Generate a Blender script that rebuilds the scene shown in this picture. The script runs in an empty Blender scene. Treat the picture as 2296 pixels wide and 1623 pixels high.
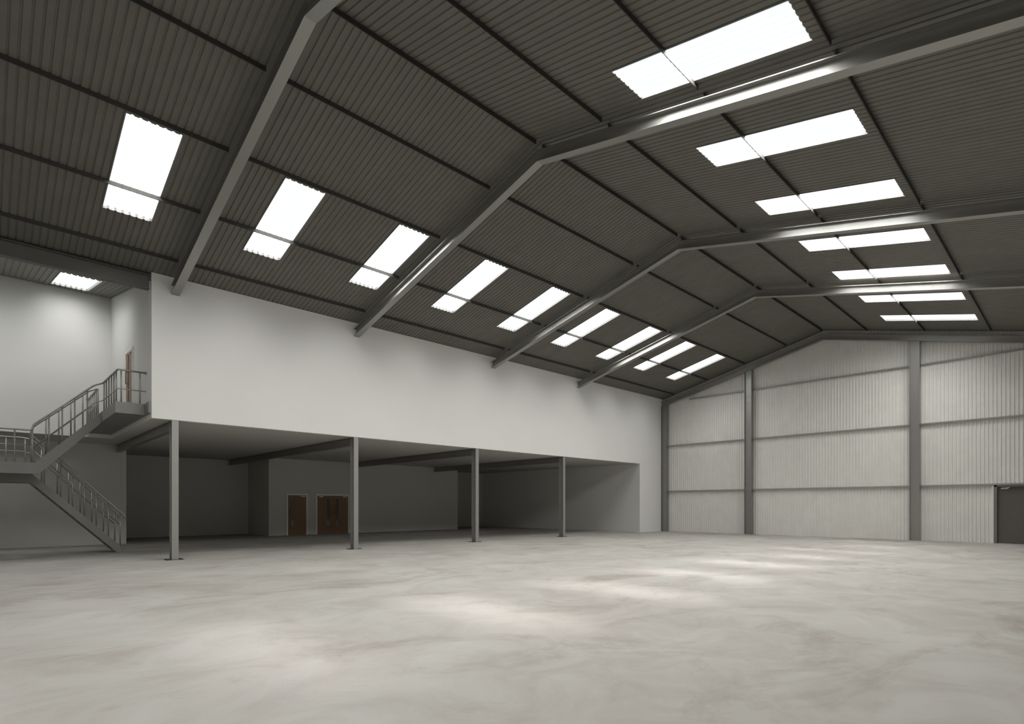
import bpy, bmesh, math
from mathutils import Vector
C = bpy.context.scene.collection
ORD = ['first', 'second', 'third', 'fourth', 'fifth', 'sixth', 'seventh', 'eighth', 'ninth', 'tenth', 'eleventh', 'twelfth']

# ------------------------------------------------------------------ materials
def new_mat(name):
    m = bpy.data.materials.new(name); m.use_nodes = True
    nt = m.node_tree; b = nt.nodes['Principled BSDF']
    return m, nt, b
def plain(name, col, rough=.5, metal=0., spec=.5, bump=0., bscale=40., var=0., vscale=1.5):
    m, nt, b = new_mat(name)
    b.inputs['Base Color'].default_value = (*col, 1)
    b.inputs['Roughness'].default_value = rough
    b.inputs['Metallic'].default_value = metal
    b.inputs['Specular IOR Level'].default_value = spec
    tc = nt.nodes.new('ShaderNodeTexCoord')
    if bump:
        n = nt.nodes.new('ShaderNodeTexNoise'); n.inputs['Scale'].default_value = bscale; n.inputs['Detail'].default_value = 4
        bp = nt.nodes.new('ShaderNodeBump'); bp.inputs['Strength'].default_value = bump; bp.inputs['Distance'].default_value = .01
        nt.links.new(tc.outputs['Object'], n.inputs['Vector'])
        nt.links.new(n.outputs['Fac'], bp.inputs['Height']); nt.links.new(bp.outputs['Normal'], b.inputs['Normal'])
    if var:
        n = nt.nodes.new('ShaderNodeTexNoise'); n.inputs['Scale'].default_value = vscale; n.inputs['Detail'].default_value = 5
        r = nt.nodes.new('ShaderNodeValToRGB')
        r.color_ramp.elements[0].position = .3; r.color_ramp.elements[1].position = .7
        r.color_ramp.elements[0].color = (*[c*(1-var) for c in col], 1)
        r.color_ramp.elements[1].color = (*[min(1, c*(1+var)) for c in col], 1)
        nt.links.new(tc.outputs['Object'], n.inputs['Vector'])
        nt.links.new(n.outputs['Fac'], r.inputs['Fac']); nt.links.new(r.outputs['Color'], b.inputs['Base Color'])
    return m

M = {}
M['steel'] = plain('painted_steel', (.37, .363, .342), rough=.42, metal=.9, spec=.4)
M['column'] = plain('column_steel', (.34, .333, .315), rough=.5, metal=.65, spec=.4)
M['beam_dark'] = plain('dark_beam_steel', (.11, .108, .10), rough=.5, metal=.3)  # darker and less metallic than the roof frame steel
M['purlin'] = plain('purlin_steel', (.055, .054, .05), rough=.6, metal=.1, spec=.25)
M['deck'] = plain('dark_roof_sheet', (.165, .157, .137), rough=.55, metal=.1, spec=.35, var=.06, vscale=2)
M['clad'] = plain('pale_wall_sheet', (.78, .77, .73), rough=.45, spec=.3, var=.03, vscale=2)
M['wall'] = plain('white_plaster', (.725, .72, .695), rough=.85, spec=.2, bump=.05, bscale=60, var=.012, vscale=.8)
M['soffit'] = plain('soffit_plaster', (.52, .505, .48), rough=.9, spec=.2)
M['wall_low'] = plain('shaded_plaster', (.60, .588, .56), rough=.88, spec=.2, bump=.05, bscale=60)  # darker copy of the white plaster, shade under the upper floor in its colour
M['stair'] = plain('grey_stair_paint', (.20, .197, .187), rough=.45, metal=.2, var=.03)
M['rail'] = plain('brushed_rail', (.34, .335, .32), rough=.38, metal=.7)
M['rail_g'] = plain('galvanised_rail', (.36, .355, .34), rough=.5, metal=.3)
M['plate'] = plain('base_plate_steel', (.05, .05, .045), rough=.5, metal=.5)
M['frame'] = plain('white_door_frame', (.86, .84, .80), rough=.45)
M['silver'] = plain('satin_closer', (.55, .54, .5), rough=.35, metal=.7)
M['handle'] = plain('dark_handle', (.05, .045, .04), rough=.3, metal=.9)
M['glass'] = plain('dark_vision_glass', (.012, .016, .018), rough=.06, spec=.6)
M['doorgrey'] = plain('grey_steel_door', (.115, .105, .098), rough=.5, var=.04)
M['kerb'] = plain('rooflight_kerb', (.20, .20, .195), rough=.6)

# wood veneer
m, nt, b = new_mat('oak_veneer'); M['wood'] = m
tc = nt.nodes.new('ShaderNodeTexCoord'); mp = nt.nodes.new('ShaderNodeMapping'); mp.inputs['Scale'].default_value = (14, 14, 1.2)
n = nt.nodes.new('ShaderNodeTexNoise'); n.inputs['Scale'].default_value = 3; n.inputs['Detail'].default_value = 6
r = nt.nodes.new('ShaderNodeValToRGB')
r.color_ramp.elements[0].color = (.15, .082, .04, 1); r.color_ramp.elements[1].color = (.27, .155, .075, 1)
nt.links.new(tc.outputs['Object'], mp.inputs['Vector']); nt.links.new(mp.outputs['Vector'], n.inputs['Vector'])
nt.links.new(n.outputs['Fac'], r.inputs['Fac']); nt.links.new(r.outputs['Color'], b.inputs['Base Color'])
b.inputs['Roughness'].default_value = .45

# power-floated concrete
m, nt, b = new_mat('concrete_floor'); M['floor'] = m
tc = nt.nodes.new('ShaderNodeTexCoord')
def noise(scale, detail, rough=.55, sc=(1, 1, 1), dist=0.):
    mp = nt.nodes.new('ShaderNodeMapping'); mp.inputs['Scale'].default_value = sc
    n = nt.nodes.new('ShaderNodeTexNoise'); n.inputs['Scale'].default_value = scale
    n.inputs['Detail'].default_value = detail; n.inputs['Roughness'].default_value = rough; n.inputs['Distortion'].default_value = dist
    nt.links.new(tc.outputs['Object'], mp.inputs['Vector']); nt.links.new(mp.outputs['Vector'], n.inputs['Vector'])
    return n.outputs['Fac']
def ramp(f, p0, c0, p1, c1):
    r = nt.nodes.new('ShaderNodeValToRGB'); r.color_ramp.elements[0].position = p0; r.color_ramp.elements[1].position = p1
    r.color_ramp.elements[0].color = (*c0, 1); r.color_ramp.elements[1].color = (*c1, 1)
    nt.links.new(f, r.inputs['Fac']); return r.outputs['Color']
def mult(a, bb, fac=1.):
    x = nt.nodes.new('ShaderNodeMix'); x.data_type = 'RGBA'; x.blend_type = 'MULTIPLY'; x.inputs['Factor'].default_value = fac
    nt.links.new(a, x.inputs['A']); nt.links.new(bb, x.inputs['B']); return x.outputs['Result']
base = ramp(noise(.22, 5, .6, (1, 1, 1), .4), .34, (.365, .350, .322), .66, (.44, .434, .405))
cloud = ramp(noise(.9, 7, .65, (1.0, .8, 1), .8), .36, (.86, .84, .825), .60, (1, 1, 1))
stain = ramp(noise(.42, 6, .7, (1.2, .7, 1), 1.2), .33, (.80, .77, .745), .48, (1, 1, 1))
fine = ramp(noise(45, 3), .3, (.955, .955, .955), .7, (1, 1, 1))
nt.links.new(mult(mult(mult(base, cloud), stain), fine), b.inputs['Base Color'])
rr = nt.nodes.new('ShaderNodeMapRange'); rr.inputs['To Min'].default_value = .6; rr.inputs['To Max'].default_value = .78
nt.links.new(noise(.8, 5), rr.inputs['Value']); nt.links.new(rr.outputs['Result'], b.inputs['Roughness'])
b.inputs['Specular IOR Level'].default_value = .18

# translucent sheet: flats pass lamp light, rib sides little; added emission makes both glow
def sheet_mat(name, tr, tcol, ecol, es):
    m = bpy.data.materials.new(name); m.use_nodes = True; nt = m.node_tree; nt.nodes.clear()
    o = nt.nodes.new('ShaderNodeOutputMaterial'); mx = nt.nodes.new('ShaderNodeMixShader')
    t = nt.nodes.new('ShaderNodeBsdfTransparent'); t.inputs['Color'].default_value = (*tcol, 1)
    d = nt.nodes.new('ShaderNodeEmission'); d.inputs['Color'].default_value = (*ecol, 1); d.inputs['Strength'].default_value = es / (1-tr)
    mx.inputs['Fac'].default_value = tr
    nt.links.new(d.outputs[0], mx.inputs[1]); nt.links.new(t.outputs[0], mx.inputs[2]); nt.links.new(mx.outputs[0], o.inputs['Surface'])
    return m
M['sheet'] = sheet_mat('rooflight_sheet', .9, (1, 1, 1), (1, 1, .99), 1.0)
M['sheet_rib'] = sheet_mat('rooflight_rib', .01, (.86, 1, .97), (.74, .86, .84), 1.0)

# ------------------------------------------------------------------ mesh helpers
def BM(): return bmesh.new()
def box(bm, x0, x1, y0, y1, z0, z1):
    v = [bm.verts.new((x, y, z)) for z in (z0, z1) for x, y in ((x0, y0), (x1, y0), (x1, y1), (x0, y1))]
    for f in ((3, 2, 1, 0), (4, 5, 6, 7), (0, 1, 5, 4), (1, 2, 6, 5), (2, 3, 7, 6), (3, 0, 4, 7)):
        bm.faces.new([v[i] for i in f])
def obj(name, bm, mat, parent=None, smooth=False):
    bmesh.ops.recalc_face_normals(bm, faces=bm.faces)
    me = bpy.data.meshes.new(name); bm.to_mesh(me); bm.free()
    for mm in (mat if isinstance(mat, list) else [mat]): me.materials.append(mm)
    if smooth:
        for p in me.polygons: p.use_smooth = True
    o = bpy.data.objects.new(name, me); C.objects.link(o)
    if parent: o.parent = parent
    return o
def tag(o, label=None, cat=None, group=None, kind=None):
    if label: o['label'] = label
    if cat: o['category'] = cat
    if group: o['group'] = group
    if kind: o['kind'] = kind
    return o
def local(o, loc):
    """shift mesh data so that o's origin is at loc"""
    v = Vector(loc)
    for w in o.data.vertices: w.co -= v
    o.location = v
def empty(name, loc):
    o = bpy.data.objects.new(name, None); C.objects.link(o); o.location = loc; o.empty_display_size = .2; return o
def part(name, bm, mat, parent, smooth=False):
    """bm in world coordinates; parent an Empty at parent.location (or a part)"""
    o = obj(name, bm, mat, None, smooth)
    p = parent; off = Vector((0, 0, 0))
    while p: off += p.location; p = p.parent
    for w in o.data.vertices: w.co -= off
    o.parent = parent
    return o
def isec(h, w, tf, tw):
    """I outline in (a, z): centred on a, z from 0 to h"""
    return [(-w/2, 0), (w/2, 0), (w/2, tf), (tw/2, tf), (tw/2, h-tf), (w/2, h-tf), (w/2, h), (-w/2, h), (-w/2, h-tf), (-tw/2, h-tf), (-tw/2, tf), (-w/2, tf)]
def loft(bm, rings):
    vs = [[bm.verts.new(p) for p in r] for r in rings]; n = len(vs[0])
    for a, c in zip(vs, vs[1:]):
        for i in range(n): bm.faces.new((a[i], a[(i+1) % n], c[(i+1) % n], c[i]))
    bm.faces.new(vs[0]); bm.faces.new(vs[-1][::-1])
def tube(bm, pts, r, n=10, closed_ends=True):
    pts = [Vector(p) for p in pts]; rings = []
    up = None
    for i, p in enumerate(pts):
        if i == 0: t = (pts[1]-p).normalized()
        elif i == len(pts)-1: t = (p-pts[i-1]).normalized()
        else: t = ((pts[i+1]-p).normalized() + (p-pts[i-1]).normalized()).normalized()
        if up is None:
            up = Vector((0, 0, 1)) if abs(t.z) < .9 else Vector((1, 0, 0))
        a = t.cross(up).normalized(); c = a.cross(t).normalized(); up = c
        rings.append([p + (a*math.cos(2*math.pi*k/n) + c*math.sin(2*math.pi*k/n))*r for k in range(n)])
    loft(bm, rings)
def rounded(pts, rad=.08, n=5):
    """round the corners of a polyline"""
    P = [Vector(p) for p in pts]; out = [P[0]]
    for a, b_, c in zip(P, P[1:], P[2:]):
        d0 = (a-b_); d1 = (c-b_); q = min(rad, d0.length*.45, d1.length*.45)
        s = b_+d0.normalized()*q; e = b_+d1.normalized()*q
        for k in range(n+1):
            t = k/n; out.append(s*(1-t)**2 + b_*2*t*(1-t) + e*t*t)
    out.append(P[-1]); return out

# ------------------------------------------------------------------ key dimensions
XF = -19.25                      # face of the white upper wall
XR, SL, SR = -9.70, .245, .232   # ridge line and the fall of each slope
ZRB = 10.388                     # rafter underside at the ridge
ZC = 4.256                       # soffit below the upper floor
YG = 32.30                       # gable sheeting
XE, YS = 4.0, -7.0               # side wall right of and end wall behind the camera
FR = [4.285, 10.30, 17.255, 23.477, 32.01]
DZ = 10.93                       # underside of the roof sheet at the ridge
def zroof(x, z0): return z0 - (SL*(XR-x) if x < XR else SR*(x-XR))

# ------------------------------------------------------------------ floor and walls
bm = BM(); box(bm, -36, XE+.3, YS-.3, YG+.4, -.3, 0)
tag(obj('floor', bm, M['floor']), 'pale grey-brown power-floated concrete floor of the empty unit', 'floor', kind='structure')

def wall(name, boxes, label, mat='wall'):
    bm = BM()
    for b_ in boxes: box(bm, *b_)
    return tag(obj(name, bm, M[mat]), label, 'wall', kind='structure')
# upper white wall over the open ground floor (with the pier beside the gable)
bm = BM(); box(bm, XF-.2, XF, 3.67, 29.45, ZC, 8.575); box(bm, XF-.2, XF, 29.45, YG+.1, 0, 8.575)
tag(obj('wall_left', bm, M['wall']), 'long smooth white upper wall under the roof, open below', 'wall', kind='structure')
wall('wall_stair_side', [(-26.3, XF-.2, 3.67, 3.87, ZC+.001, 9.75)], 'white cross wall beside the top stair landing, with a timber door')
wall('wall_stair_back_upper', [(-26.5, -26.3, YS, 3.87, ZC+.001, 9.95)], 'white upper wall at the back of the stair bay')
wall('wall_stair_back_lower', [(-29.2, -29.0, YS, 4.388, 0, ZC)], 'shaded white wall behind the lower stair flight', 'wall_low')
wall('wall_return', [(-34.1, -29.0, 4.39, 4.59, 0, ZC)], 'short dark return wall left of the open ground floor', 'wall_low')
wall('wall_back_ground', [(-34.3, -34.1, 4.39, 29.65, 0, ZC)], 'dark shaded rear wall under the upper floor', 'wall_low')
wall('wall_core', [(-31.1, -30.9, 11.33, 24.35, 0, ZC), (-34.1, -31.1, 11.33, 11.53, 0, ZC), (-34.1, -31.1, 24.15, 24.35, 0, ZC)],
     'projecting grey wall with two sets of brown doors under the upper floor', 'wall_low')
wall('wall_end_ground', [(-34.1, XF-.2, 29.45, 29.65, 0, ZC)], 'side wall closing the ground floor beside the gable, lit at its front edge')
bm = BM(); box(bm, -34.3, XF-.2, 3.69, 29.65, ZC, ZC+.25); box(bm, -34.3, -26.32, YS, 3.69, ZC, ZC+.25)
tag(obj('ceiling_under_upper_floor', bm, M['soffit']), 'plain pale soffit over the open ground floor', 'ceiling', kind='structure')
# walls out of frame that close the hall
wall('wall_right', [(XE, XE+.2, YS, YG+.3, 0, 7.9)], 'side wall of the hall on the camera side')
bm = BM()
pts = [(-29.2, 0), (XE+.2, 0), (XE+.2, zroof(XE+.2, DZ+.04)), (XR, DZ+.04), (XF, zroof(XF, DZ+.04)), (XF, 8.45), (-26.5, 9.75), (-29.2, 9.75)]
lo = [bm.verts.new((x, YS-.2, z)) for x, z in pts]; hi = [bm.verts.new((x, YS, z)) for x, z in pts]
bm.faces.new(lo); bm.faces.new(hi[::-1])
for i in range(len(pts)): j = (i+1) % len(pts); bm.faces.new((lo[i], lo[j], hi[j], hi[i]))
tag(obj('wall_behind_camera', bm, M['wall']), 'end wall of the hall behind the camera', 'wall', kind='structure')

# gable wall of ribbed sheeting: narrow ribs stand forward, wide pans lie back
bm = BM(); P = .1415; x = XF-.1; prof = []
DX0, DX1, DZT = -2.90, -.55, 2.63            # door opening
while x < XE+.1:
    for dx, d in ((0, 0), (.082, 0), (.093, .03), (.130, .03)): prof.append((x+dx, YG-d))
    x += P
def zt(x): return zroof(x, DZ+.03)
for (xa, ya), (xb, yb) in zip(prof, prof[1:]):
    xm = (xa+xb)/2; z0 = DZT if DX0 < xm < DX1 else 0
    v = [bm.verts.new(p) for p in ((xa, ya, z0), (xb, yb, z0), (xb, yb, zt(xb)), (xa, ya, zt(xa)))]
    bm.faces.new(v)
bmesh.ops.remove_doubles(bm, verts=bm.verts, dist=1e-5)
g = obj('wall_gable', bm, M['clad']); tag(g, 'tall gable end wall of pale vertical ribbed sheeting', 'wall', kind='structure')
so = g.modifiers.new('thick', 'SOLIDIFY'); so.thickness = .02; so.offset = 0
# backing so that no light leaks round the sheeting
bm = BM(); box(bm, DX0-.05, DX1+.05, YG+.25, YG+.3, 0, 3)
tag(obj('wall_gable_door_backing', bm, M['doorgrey']), 'unseen dark backing against light leaks behind the gable door', 'wall', kind='structure')

# ------------------------------------------------------------------ ribbed roof with openings
def deck(name, y0, per, nper, xs, zf, holes, hx, label, hgt=.020):
    """wide flats hang low, narrow ribs rise. holes = period indices where an opening starts, hx=(xa,xb)"""
    prof = []
    for k in range(nper+1):
        for f, d in ((0., 0), (.64, 0), (.73, hgt), (.91, hgt)): prof.append((y0+per*(k+f), d, k))
    bm = BM()
    for (ya, da, k), (yb, db, _) in zip(prof, prof[1:]):
        inh = any(h <= k < h+7 for h in holes)
        spans = [(xs[0], hx[0]), (hx[1], xs[1])] if inh else [xs]
        for xa, xb in spans:
            v = [bm.verts.new(p) for p in ((xa, ya, zf(xa)+da), (xb, ya, zf(xb)+da), (xb, yb, zf(xb)+db), (xa, yb, zf(xa)+db))]
            bm.faces.new(v)
    bmesh.ops.remove_doubles(bm, verts=bm.verts, dist=1e-5)
    o = obj(name, bm, M['deck']); tag(o, label, 'roof', kind='structure')
    s = o.modifiers.new('thick', 'SOLIDIFY'); s.thickness = .012; s.offset = 0
    return o
zl = lambda x: DZ + SL*(x-XR)
zr_ = lambda x: DZ - SR*(x-XR)
zv = lambda x: 8.38 + .186*(XF-x)
PL, PR, PV = 3.325/22, 3.355/22, 3.34/22
HL, HR, HV = (-17.09, -13.96), (-6.50, -3.19), (-25.57, -22.13)
# left: openings start at y = 2.20 + 3.325 k ; right: 8.95 + 3.355 k ; stair bay: 1.80 + 3.34 k
kl = range(-2, 9); kr = range(-4, 7); kv = range(-2, 1)
deck('ceiling_left_slope', 2.20-PL*66, PL, 66+205, (XF-.15, XR), zl, [66+22*k for k in kl], HL, 'dark grey ribbed roof sheet, slope left of the ridge')
deck('ceiling_right_slope', 8.95-PR*110, PR, 110+158, (XR, XE+.15), zr_, [110+22*k for k in kr], HR, 'dark grey ribbed roof sheet, slope right of the ridge')
deck('ceiling_stair_bay', 1.80-PV*66, PV, 66+14, (-26.5, XF-.10), zv, [66+22*k for k in kv], HV, 'dark ribbed roof sheet over the stair bay at far left')
bm = BM(); loft(bm, [[(XR-.4, y, zl(XR-.4)+.045), (XR, y, DZ+.045), (XR+.4, y, zr_(XR+.4)+.045), (XR+.4, y, zr_(XR+.4)+.06), (XR, y, DZ+.06), (XR-.4, y, zl(XR-.4)+.06)] for y in (YS-.1, YG+.3)])
tag(obj('ridge_light_seal', bm, M['deck']), 'dark cover strip added above the ridge to stop light leaks', 'trim', kind='structure')  # cover added over the ridge joint to block light leaks
bm = BM(); box(bm, XF-.19, XF-.15, YS, 3.9, 8.36, 8.72)
tag(obj('valley_light_seal', bm, M['deck']), 'dark strip added to keep outside light out where the two roofs meet over the stair bay', 'trim', kind='structure')  # strip added to close the roof gap against outside light
# ------------------------------------------------------------------ rooflights
def lamp(name, loc, nrm, sx, sy, power, spread=180, col=(1, .985, .96)):
    l = bpy.data.lights.new(name, 'AREA'); l.shape = 'RECTANGLE'; l.size = sx; l.size_y = sy; l.energy = power; l.color = col
    l.spread = math.radians(spread)
    o = bpy.data.objects.new(name, l); C.objects.link(o); o.location = loc
    z = -Vector(nrm).normalized(); y = Vector((0, 1, 0)); xx = y.cross(z).normalized(); y = z.cross(xx)
    from mathutils import Matrix
    o.rotation_euler = Matrix((xx, y, z)).transposed().to_euler()
    return o
wn = [0]
def rooflight(y0, per, hx, zf, label, group, dirx, pw, patch_pw=0):
    wn[0] += 1
    xa, xb = hx; ya, yb = y0, y0+7*per; up = .055
    root = empty('window_%d' % wn[0], ((xa+xb)/2, (ya+yb)/2, zf((xa+xb)/2)))
    tag(root, label, 'rooflight', group, 'structure')
    bm = BM(); prof = []
    for k in range(7):
        for f, d in ((0., 0), (.60, 0), (.69, .036), (.91, .036)): prof.append((y0+per*(k+f), d))
    prof.append((yb, 0))
    for i, ((y1, d1), (y2, d2)) in enumerate(zip(prof, prof[1:])):
        v = [bm.verts.new(p) for p in ((xa, y1, zf(xa)+up+d1), (xb, y1, zf(xb)+up+d1), (xb, y2, zf(xb)+up+d2), (xa, y2, zf(xa)+up+d2))]
        f = bm.faces.new(v); f.material_index = 1 if abs(d1-d2) > .01 else 0
    bmesh.ops.remove_doubles(bm, verts=bm.verts, dist=1e-5)
    part('translucent_sheet', bm, [M['sheet'], M['sheet_rib']], root)
    bm = BM(); t = .012
    for ys in (ya, yb):                                     # side upstands
        loft(bm, [[(x, ys-t, zf(x)-.012), (x, ys+t, zf(x)-.012), (x, ys+t, zf(x)+up+.03), (x, ys-t, zf(x)+up+.03)] for x in (xa, xb)])
    for xs in (xa, xb):                                     # scalloped end closures
        for (y1, d1), (y2, d2) in zip(prof, prof[1:]):
            z = zf(xs)
            loft(bm, [[(xs-t, yy, z-.012+dd*.6), (xs+t, yy, z-.012+dd*.6), (xs+t, yy, z+up+.002+dd), (xs-t, yy, z+up+.002+dd)] for yy, dd in ((y1, d1), (y2, d2))])
    part('kerb', bm, M['kerb'], root)
    xm, ym = (xa+xb)/2, (ya+yb)/2
    L = math.hypot(xb-xa, zf(xb)-zf(xa)); s = (zf(xb)-zf(xa))/(xb-xa)
    lamp('daylight', (xm, ym, zf(xm)+.11), (s, 0, -1), L-.02, yb-ya-.02, pw, 162 if dirx > 0 else 178)
    if patch_pw:
        lamp('floor_patch_lamp', (xm, ym, zf(xm)+.30), (-.165, -.035, -.985), L-.1, yb-ya-.1, patch_pw, 12)  # narrow lamp added above the opening to throw the soft floor patch
PW, PWR, PWV = 130., 268., 44.
def wlab(i, n): return ORD[i]
for k in kl:
    y0 = 2.20+3.325*k
    lab = ('%s white rooflight from the near end, left roof slope' % ORD[k]) if k >= 0 else 'rooflight of the left slope out of view behind the camera'
    rooflight(y0, PL, HL, zl, lab, 'rooflights of the left roof slope', -1, PW*(.3 if k < 0 else .8 if k == 8 else 1))
for k in kr:
    y0 = 8.95+3.355*k
    lab = ('%s white rooflight counted from the top of the picture, right roof slope' % ORD[k]) if k >= 0 else 'rooflight of the right slope out of view above and behind the camera'
    rooflight(y0, PR, HR, zr_, lab, 'rooflights of the right roof slope', 1, PWR*(.45 if k < -2 else .65 if k == 6 else 1), 9. if k < -2 else 5.5 if k < -1 else 9.5 if k <= 3 else 6.5)
for k in kv:
    y0 = 1.80+3.34*k
    lab = 'single white rooflight over the stair bay, beyond the valley beam' if k == 0 else 'rooflight over the stair bay out of view'
    rooflight(y0, PV, HV, zv, lab, 'rooflights over the stair bay', 1, PWV)

# ------------------------------------------------------------------ roof frames
FH, FW, TF, TW = .285, .225, .018, .012
names5 = ['nearest roof frame, its ridge just cut by the top edge', 'second roof frame, crossing the top right corner', 'third roof frame, in the middle of the roof',
          'fourth roof frame, next before the gable', 'last roof frame, dark steel along the top of the gable wall']
for i, yc in enumerate(FR):
    root = empty('roof_frame', (XR, yc, ZRB)); tag(root, 'dark grey steel ' + names5[i], 'roof frame', 'steel roof frames')
    sec = isec(FH, FW, TF, TW)
    def ring(x, s):
        z = ZRB + (SL*(x-XR) if s < 0 else -SR*(x-XR))
        return [(x, yc+a, z+h) for a, h in sec]
    bm = BM(); loft(bm, [ring(XF-.03, -1), ring(XR, -1)]); part('rafter', bm, M['steel'], root)
    bm = BM(); loft(bm, [ring(XR, 1), ring(XE+.05, 1)]); part('rafter', bm, M['steel'], root)

# ------------------------------------------------------------------ purlins (one piece per bay)
PD = .10
bays = [(YS+.02, FR[0])] + list(zip(FR, FR[1:]))
bayn = ['in nearest bay', 'between first and second frames', 'between second and third frames', 'between third and fourth frames', 'beside the gable']
lines = [('l', -11.47, 'first purlin below the ridge, left slope,'), ('l', -13.77, 'second purlin below the ridge, left slope,'), ('l', -16.06, 'third purlin below the ridge, left slope, crossing the rooflights,'), ('l', -18.32, 'lowest purlin, left slope,'),
         ('r', -7.65, 'first purlin below the ridge, right slope,'), ('r', -5.31, 'second purlin below the ridge, right slope, crossing the rooflights,'), ('r', -2.95, 'third purlin below the ridge, right slope,'), ('r', -.62, 'fourth purlin below the ridge, right slope,'), ('r', 1.70, 'lowest purlin, right slope,')]
cache = {}
def zsec(s):
    t = .016; w = .06
    return [(-t*s, 0), (0, 0), (0, PD), (-w*s, PD), (-w*s, PD-.004), (-t*s, PD-.004)]
for side, x, lab in lines + [('m', XR, 'ridge purlin')]:
    for b_, (ya, yb) in enumerate(bays):
        if x > -1 and b_ > 0: continue
        if side == 'm': zb = DZ-PD-.02
        else: zb = (zl(x) if side == 'l' else zr_(x)) - PD - .008
        gap = .13
        bm = BM()
        s = SL if side == 'l' else -SR if side == 'r' else 0
        sg = 1
        y1, y2 = (ya if b_ == 0 else ya+gap), yb-gap*(1 if b_ < 4 else .9)
        pr = zsec(sg)
        loft(bm, [[(x+a, y, zb+a*s+h) for a, h in pr] for y in (y1, y2)])
        o = obj('purlin', bm, M['purlin']); local(o, (x, (y1+y2)/2, zb))
        tag(o, 'dark %s %s' % (lab, bayn[b_]), 'purlin', 'roof purlins')

# valley beam over the stair bay
bm = BM(); sec = isec(.425, .2, .02, .012)
loft(bm, [[(XF-.10+a, y, 8.066+h) for a, h in sec] for y in (YS, 3.62)])
o = obj('valley_beam', bm, M['beam_dark']); local(o, (XF-.1, 0, 8.066)); tag(o, 'deep dark steel valley beam at upper left, ending at the white wall', 'beam')

# ------------------------------------------------------------------ columns and beams of the upper floor
cl = ['nearest grey steel column under the white wall, beside the staircase', 'grey steel column in front of the brown double doors', 'dark steel column, third from the staircase', 'dark steel column farthest from the staircase under the white wall']
YC = [4.285, 10.295, 16.305, 22.33]
for i, y in enumerate(YC):
    root = empty('steel_column', (XF-.155, y, 0)); tag(root, cl[i], 'column', 'steel columns under the white wall')
    bm = BM(); w = .182
    box(bm, XF-.025, XF-.01, y-w/2, y+w/2, .012, ZC); box(bm, XF-.30, XF-.285, y-w/2, y+w/2, .012, ZC); box(bm, XF-.285, XF-.025, y-.006, y+.006, .012, ZC)
    part('shaft', bm, M['column'], root)
    bm = BM(); box(bm, XF-.35, XF+.02, y-.24, y+.24, 0, .012); pl = part('base_plate', bm, M['plate'], root)
    for dx in (-.30, -.02):
        for dy in (-.19, .19):
            bm = BM(); bmesh.ops.create_cone(bm, cap_ends=True, segments=6, radius1=.016, radius2=.016, depth=.02)
            bmesh.ops.translate(bm, verts=bm.verts, vec=(XF+dx, y+dy, .02)); part('anchor_bolt', bm, M['plate'], pl)
ends = [-29.0, -34.1, -30.9, -30.9]
bl = ['dark steel floor beam from the nearest column back to the stair wall', 'long dark steel floor beam running back left of the brown doors', 'dark steel floor beam above the right side of the double doors', 'dark steel floor beam farthest from the staircase']
for i, y in enumerate(YC):
    bm = BM(); sec = isec(.305, .17, .014, .01)
    loft(bm, [[(x, y+a, ZC-.308+h) for a, h in sec] for x in (ends[i], XF-.30)])
    o = obj('floor_beam', bm, M['steel']); local(o, (ends[i], y, ZC-.308)); tag(o, bl[i], 'beam', 'floor beams under the upper floor')

# ------------------------------------------------------------------ gable columns and rails
gcl = [('dark steel corner column where the white wall meets the gable', -19.23, -18.88), ('dark steel gable column left of the ridge', -13.81, -13.41), ('wide grey steel gable column nearest the grey door', -5.92, -5.52), ('gable column out of view to the right', .9, 1.3)]
for lab, xa, xb in gcl:
    xm = (xa+xb)/2
    ya, yb = FR[4]-.11, FR[4]+.19
    zt_ = zroof(xm, ZRB) - .004
    bm = BM()
    ztl = zroof(xa, ZRB)-.003; ztr = zroof(xb, ZRB)-.003
    def cb(x0, x1, y0, y1):
        z0a, z1a = zroof(x0, ZRB)-.003, zroof(x1, ZRB)-.003
        v = [bm.verts.new(p) for p in ((x0, y0, .0), (x1, y0, .0), (x1, y1, .0), (x0, y1, .0), (x0, y0, z0a), (x1, y0, z1a), (x1, y1, z1a), (x0, y1, z0a))]
        for f in ((3, 2, 1, 0), (4, 5, 6, 7), (0, 1, 5, 4), (1, 2, 6, 5), (2, 3, 7, 6), (3, 0, 4, 7)): bm.faces.new([v[i] for i in f])
    root = empty('gable_column', (xm, (ya+yb)/2, 0)); tag(root, lab, 'column', 'steel gable columns')
    cb(xa, xa+.018, ya, yb); cb(xb-.018, xb, ya, yb); cb(xa+.018, xb-.018, (ya+yb)/2-.006-.06, (ya+yb)/2+.006-.06)
    part('shaft', bm, M['steel'], root)
segs = [(-18.87, -13.82, 'left gable bay'), (-13.40, -5.93, 'middle gable bay'), (-5.51, DX0-.0, 'gable bay beside the grey door')]
for z, zn in ((2.62, 'lowest'), (5.55, 'middle'), (8.38, 'highest')):
    for xa, xb, bn in segs:
        if z < 3 and xb == DX0: xb = .88
        elif xb == DX0: xb = .88
        if z > 8: xa = max(xa, XR-(ZRB-z-.12)/SL)
        if z > 8 and xb > -1.2: xb = -1.6
        bm = BM(); y0, y1 = YG-.15, YG-.032; h = .06; t = .008
        pr = [(y0, 0), (y1, 0), (y1, t), (y0+t, t), (y0+t, h-t), (y1, h-t), (y1, h), (y0, h)]
        loft(bm, [[(x, a, z-h+c) for a, c in pr] for x in (xa, xb)])
        o = obj('sheeting_rail', bm, M['rail_g']); local(o, (xa, y0, z))
        tag(o, '%s thin horizontal rail across the ribbed sheeting, %s' % (zn, bn), 'rail', 'sheeting rails on the gable')

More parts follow.
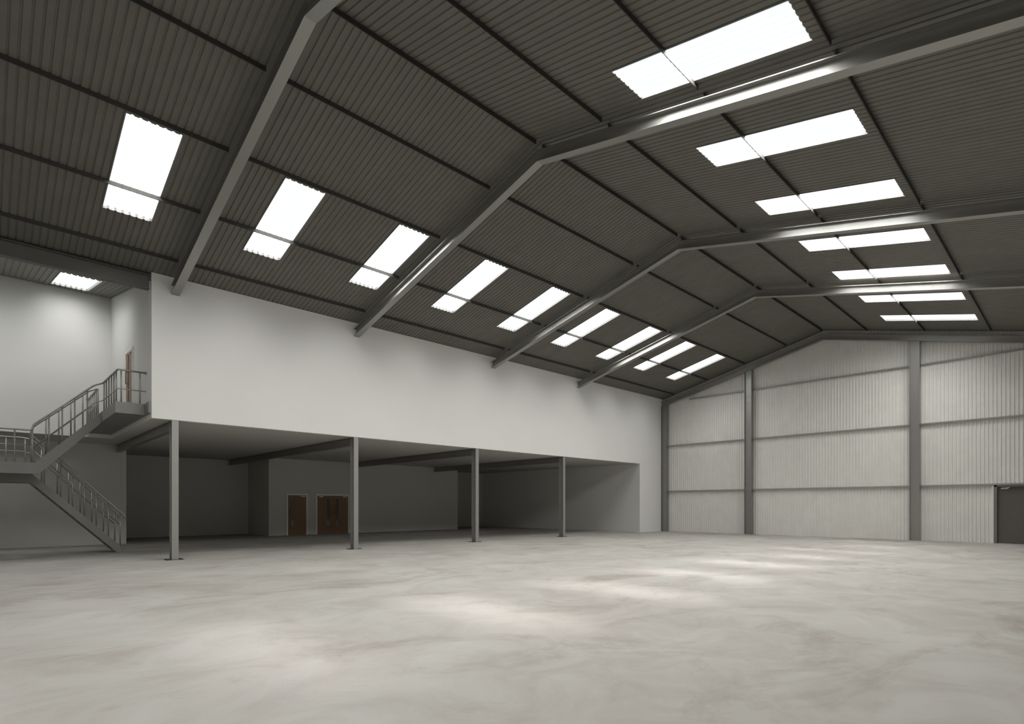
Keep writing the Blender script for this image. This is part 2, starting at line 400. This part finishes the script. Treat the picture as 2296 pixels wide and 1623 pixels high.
# ------------------------------------------------------------------ doors
def fr(bm, a0, a1, zt, w, d0, d1, axis):
    """door frame: two jambs and head. axis 'x' = door lies along x (faces y); 'y' = along y (faces x)"""
    for (p, q, z0, z1) in ((a0, a0+w, 0, zt), (a1-w, a1, 0, zt), (a0+w, a1-w, zt-w, zt)):
        yield p, q, z0, z1
def timber_door(name, label, axis, plane, face, a0, a1, z0, zt, leaves, fw=.085):
    """plane: wall face coordinate; face=+1/-1 direction the door faces along its normal axis"""
    def bx(bm, p, q, d0, d1, za, zb):
        d0, d1 = sorted((plane+face*d0, plane+face*d1))
        if axis == 'y': box(bm, d0, d1, p, q, za, zb)
        else: box(bm, p, q, d0, d1, za, zb)
    loc = (plane, (a0+a1)/2, z0) if axis == 'y' else ((a0+a1)/2, plane, z0)
    root = empty(name, loc); tag(root, label, 'door', kind='structure')
    bm = BM()
    for p, q, u, v in fr(bm, a0, a1, zt-z0, fw, 0, 0, axis): bx(bm, p, q, 0.0, .03, z0+u, z0+v)
    for p, q, u, v in fr(bm, a0+.01, a1-.01, zt-z0-.01, fw-.03, 0, 0, axis): bx(bm, p, q, .03, .045, z0+u, z0+v)
    part('door_frame', bm, M['frame'], root)
    for la, lb, pa, pb, ha, ca, cb_ in leaves:
        bm = BM(); zb = zt-fw-.005
        z1, z2 = z0+.47, z0+2.04
        pa_, pb_ = pa, pb
        bx(bm, la, pa, .002, .022, z0+.008, zb); bx(bm, pb, lb, .002, .022, z0+.008, zb)
        bx(bm, pa, pb, .002, .022, z0+.008, z1); bx(bm, pa, pb, .002, .022, z2, zb)
        leaf = part('door_leaf', bm, M['wood'], root)
        bm = BM(); bx(bm, pa, pb, .004, .012, z1, z2); part('vision_panel', bm, M['glass'], leaf)
        bm = BM(); bx(bm, ca, cb_, .022, .07, zb-.085, zb-.03); part('door_closer', bm, M['silver'], leaf)
        bm = BM()
        P3 = lambda a, d, z: (plane+face*d, a, z) if axis == 'y' else (a, plane+face*d, z)
        tube(bm, rounded([P3(ha, .022, z0+1.1), P3(ha, .07, z0+1.1), P3(ha, .07, z0+1.5), P3(ha, .022, z0+1.5)], .02), .011, 8)
        part('pull_handle', bm, M['handle'], leaf, True)
timber_door('door_1', 'single brown timber door with narrow glass strip in the grey wall', 'y', -30.9, 1, 12.28, 13.49, 0, 2.325, [(12.37, 13.40, 12.54, 12.70, 12.44, 13.08, 13.34)])
timber_door('door_2', 'brown timber double doors beside the second steel column', 'y', -30.9, 1, 13.97, 16.06, 0, 2.325,
            [(14.06, 15.012, 14.64, 14.81, 14.92, 14.15, 14.41), (15.016, 15.97, 15.19, 15.36, 15.10, 15.64, 15.88)])
timber_door('door_3', 'brown timber door in the white cross wall on the top landing', 'x', 3.67, -1, -23.12, -21.90, 4.74, 6.93, [(-23.03, -21.99, -22.72, -22.56, -22.9, -22.3, -22.06)])
# grey steel door in the gable
root = empty('door_4', ((DX0+DX1)/2, YG, 0)); tag(root, 'tall grey steel door in a dark frame at the right edge of the gable', 'door', kind='structure')
bm = BM(); fw = .11
box(bm, DX0, DX0+fw, YG-.12, YG+.06, 0, DZT-.08); box(bm, DX1-fw, DX1, YG-.12, YG+.06, 0, DZT-.08); box(bm, DX0, DX1, YG-.12, YG+.06, DZT-.15, DZT-.08)
part('door_frame', bm, M['stair'], root)
bm = BM(); box(bm, DX0-.05, DX0-.001, YG-.13, YG+.02, 0, DZT-.10); box(bm, DX1+.001, DX1+.05, YG-.13, YG+.02, 0, DZT-.10); part('edge_flashing', bm, M['clad'], root)
bm = BM(); box(bm, DX0+fw, DX1-fw, YG, YG+.05, .01, DZT-.15); lf = part('door_leaf', bm, M['doorgrey'], root)
bm = BM(); box(bm, DX0+fw+.12, DX0+fw+.36, YG-.05, YG, DZT-.26, DZT-.20); part('door_closer', bm, M['silver'], lf)
bm = BM(); tube(bm, [(DX0+fw+.16, YG-.06, DZT-.19), (DX0+fw+.42, YG-.10, DZT-.19)], .012, 8); part('closer_arm', bm, M['silver'], lf)

# ------------------------------------------------------------------ staircase
st = empty('staircase', (-22.6, 1.2, 0)); tag(st, 'grey steel dog-leg staircase with tubular rails rising to the upper door', 'staircase')
XA, XB, XC_, XD = -22.6, -23.66, -23.75, -24.85     # upper flight front/back string, lower flight front/back string
Y1 = 1.22                                             # edge of the half landing
ZH, ZT = 2.98, 4.74
def string(pts, x, t=.04):
    bm = BM(); loft(bm, [[(xx, y, z) for y, z in pts] for xx in (x-t, x)]); return part('stringer', bm, M['stair'], st)
YTOP = 2.88
up_pts = [(-1.2, ZH), (Y1, ZH), (YTOP, ZT-.02), (YTOP, ZT-.36), (Y1+.10, ZH-.34), (-1.2, ZH-.34)]
string(up_pts, XA); string([(Y1, ZH), (YTOP, ZT-.02), (YTOP, ZT-.36), (Y1+.10, ZH-.34)], XB)
lo_pts = [(-1.2, 2.71), (Y1-.02, 2.71), (3.56, .27), (3.60, .20), (3.60, 0), (3.50, 0), (Y1-.03, 2.40), (-1.2, 2.40)]
string(lo_pts, XC_); string(lo_pts, XD)
bm = BM(); box(bm, XD, XA-.04, -1.2, Y1-.02, ZH-.08, ZH-.001); part('half_landing', bm, M['stair'], st)
bm = BM(); box(bm, -26.3, -19.90, YTOP, 3.67, ZT-.335, ZT); part('top_landing', bm, M['stair'], st)
bm = BM(); box(bm, -19.90, XF-.02, 3.60, 3.67, ZT-.335, ZT); part('landing_trimmer', bm, M['stair'], st)
nU, nL = 9, 15
for i in range(1, nU):
    z = ZH+(ZT-ZH)*i/nU; y = Y1+(YTOP-Y1)*(i-1)/(nU-1)+.02
    bm = BM(); box(bm, XB, XA-.04, y, y+.24, z-.16, z-.125); part('tread', bm, M['stair'], st)
for i in range(1, nL):
    y = 3.56-(3.56-Y1)*(i)/nL; z = 2.71-(y+.19-1.2)*1.035-.03
    bm = BM(); box(bm, XD, XC_-.04, y-.05, y+.17, max(.04, z-.035), max(.075, z)); part('tread', bm, M['stair'], st)
def railing(top, mid, posts, rt=.029):
    bm = BM(); tube(bm, rounded(top, .12), rt, 12); h = part('handrail', bm, M['rail'], st, True)
    if mid:
        bm = BM(); tube(bm, rounded(mid, .10), .015, 8); part('mid_rail', bm, M['rail'], h, True)
    for x, y, z0, z1 in posts:
        bm = BM(); tube(bm, [(x, y, z0), (x, y, z1)], .021, 8); part('post', bm, M['rail'], h, True)
    return h
def zs(y): return ZH + (ZT-ZH)*(y-Y1)/(YTOP-Y1)        # upper string top
def zu(y): return 4.20 + (y-1.22)*.94                   # upper handrail
def zlo(y): return 1.42 + (3.6-y)*1.06                  # lower handrail
def zls(y): return 2.71 - (y-1.20)*1.035                # lower string top
xa = XA-.02; ZR_ = 5.70
# upper flight, front: half landing -> flight -> top landing left edge -> front edge -> cross wall
pf = [(-1.1, 0)]
top = [(xa, -1.1, 3.985), (xa, 1.16, 3.985), (xa, 1.20, 4.17), (xa, 2.72, 5.62), (xa+.02, 2.93, ZR_), (-20.0, 2.95, ZR_), (-19.95, 2.97, ZR_), (-19.95, 3.64, ZR_)]
mid = [(xa, 1.22, 3.50), (xa, 2.72, 5.03), (xa+.02, 2.93, 5.13), (-20.0, 2.95, 5.13), (-19.95, 2.97, 5.13), (-19.95, 3.66, 5.13)]
posts = [(xa, y, zs(y)-.02, zu(y)-.01) for y in (1.56, 1.885, 2.20, 2.52)] + [(xa, .12, ZH-.01, 3.98), (xa, .76, ZH-.01, 3.98), (xa, 1.17, ZH-.01, 4.0)]
posts += [(x, 2.945, ZT-.01, ZR_) for x in (-22.45, -22.0, -21.52, -21.05, -20.6, -20.2)] + [(-19.95, 3.03, ZT-.01, ZR_), (-19.95, 3.50, ZT-.01, ZR_)]
h = railing(top, mid, posts)
bm = BM(); tube(bm, [(xa, -1.1, 3.516), (xa, 1.17, 3.516)], .012, 8); part('mid_rail', bm, M['rail'], h, True)
bm = BM(); tube(bm, [(-19.95, 3.64, ZR_), (-19.95, 3.668, ZR_)], .05, 12); part('wall_bracket', bm, M['rail'], h, True)
# upper flight, back
xb = XB-.02
top = [(xb, 1.16, 3.62), (xb, 1.20, 4.17), (xb, 2.72, 5.60), (xb-.02, 2.93, ZR_-.02), (-26.1, 2.95, ZR_-.02)]
mid = [(xb, 1.22, 3.50), (xb, 2.72, 5.03), (xb-.02, 2.93, 5.12), (-26.28, 2.95, 5.12)]
posts = [(xb, y, zs(y)-.02, zu(y)-.02) for y in (1.56, 1.885, 2.20, 2.52)] + [(x, 2.945, ZT-.01, ZR_-.02) for x in (-23.74, -24.15, -24.6, -25.05, -25.5, -25.95)] + [(xb, 1.19, ZH-.01, 4.0)]
h = railing(top, mid, posts)
bm = BM(); tube(bm, [(-26.1, 2.95, ZR_-.02), (-26.29, 2.95, ZR_-.02)], .024, 8); part('wall_bracket', bm, M['rail'], h, True)
bm = BM(); tube(bm, [(-26.27, 2.95, ZR_-.02), (-26.298, 2.95, ZR_-.02)], .06, 12); part('wall_bracket', bm, M['rail'], h, True)
# lower flight, front and back
py = [1.52, 1.94, 2.25, 2.57, 2.90, 3.24, 3.58]
for x, land in ((XC_-.02, False), (XD+.0-.02, True)):
    top = ([(x, -1.1, 3.94), (x, 1.05, 3.94), (x, 1.28, zlo(1.28))] if land else [(x, 1.21, 3.94), (x, 1.28, zlo(1.28)-.02)]) + [(x, 3.60, 1.42), (x, 3.70, 1.33), (x, 3.70, 1.20)]
    mid = ([(x, -1.1, 3.48), (x, 1.05, 3.48), (x, 1.28, zlo(1.28)-.47)] if land else [(x, 1.28, zlo(1.28)-.47)]) + [(x, 3.58, .97)]
    posts = [(x, y, zls(y)-.03, zlo(y)-.01) for y in py]
    if land: posts += [(x, y, 2.70, 3.93) for y in (.0, .62, 1.10)]
    railing(top, mid, posts)

# ------------------------------------------------------------------ world, camera, view
w = bpy.data.worlds.new('World'); bpy.context.scene.world = w; w.use_nodes = True
w.node_tree.nodes['Background'].inputs['Color'].default_value = (.97, .985, 1, 1)
w.node_tree.nodes['Background'].inputs['Strength'].default_value = 2.5
cam = bpy.data.cameras.new('Camera'); co = bpy.data.objects.new('Camera', cam); C.objects.link(co)
cam.sensor_width = 36; cam.sensor_fit = 'HORIZONTAL'; cam.lens = 1242.04/2296*36
cam.shift_y = (1133.661-811.5)/2296; cam.clip_start = .05; cam.clip_end = 300
co.location = (0, 0, 1.65); co.rotation_euler = (math.radians(90), 0, math.radians(46.159))
bpy.context.scene.camera = co
vs = bpy.context.scene.view_settings
vs.view_transform = 'Standard'; vs.look = 'None'; vs.gamma = 1; vs.use_curve_mapping = False; vs.exposure = .3
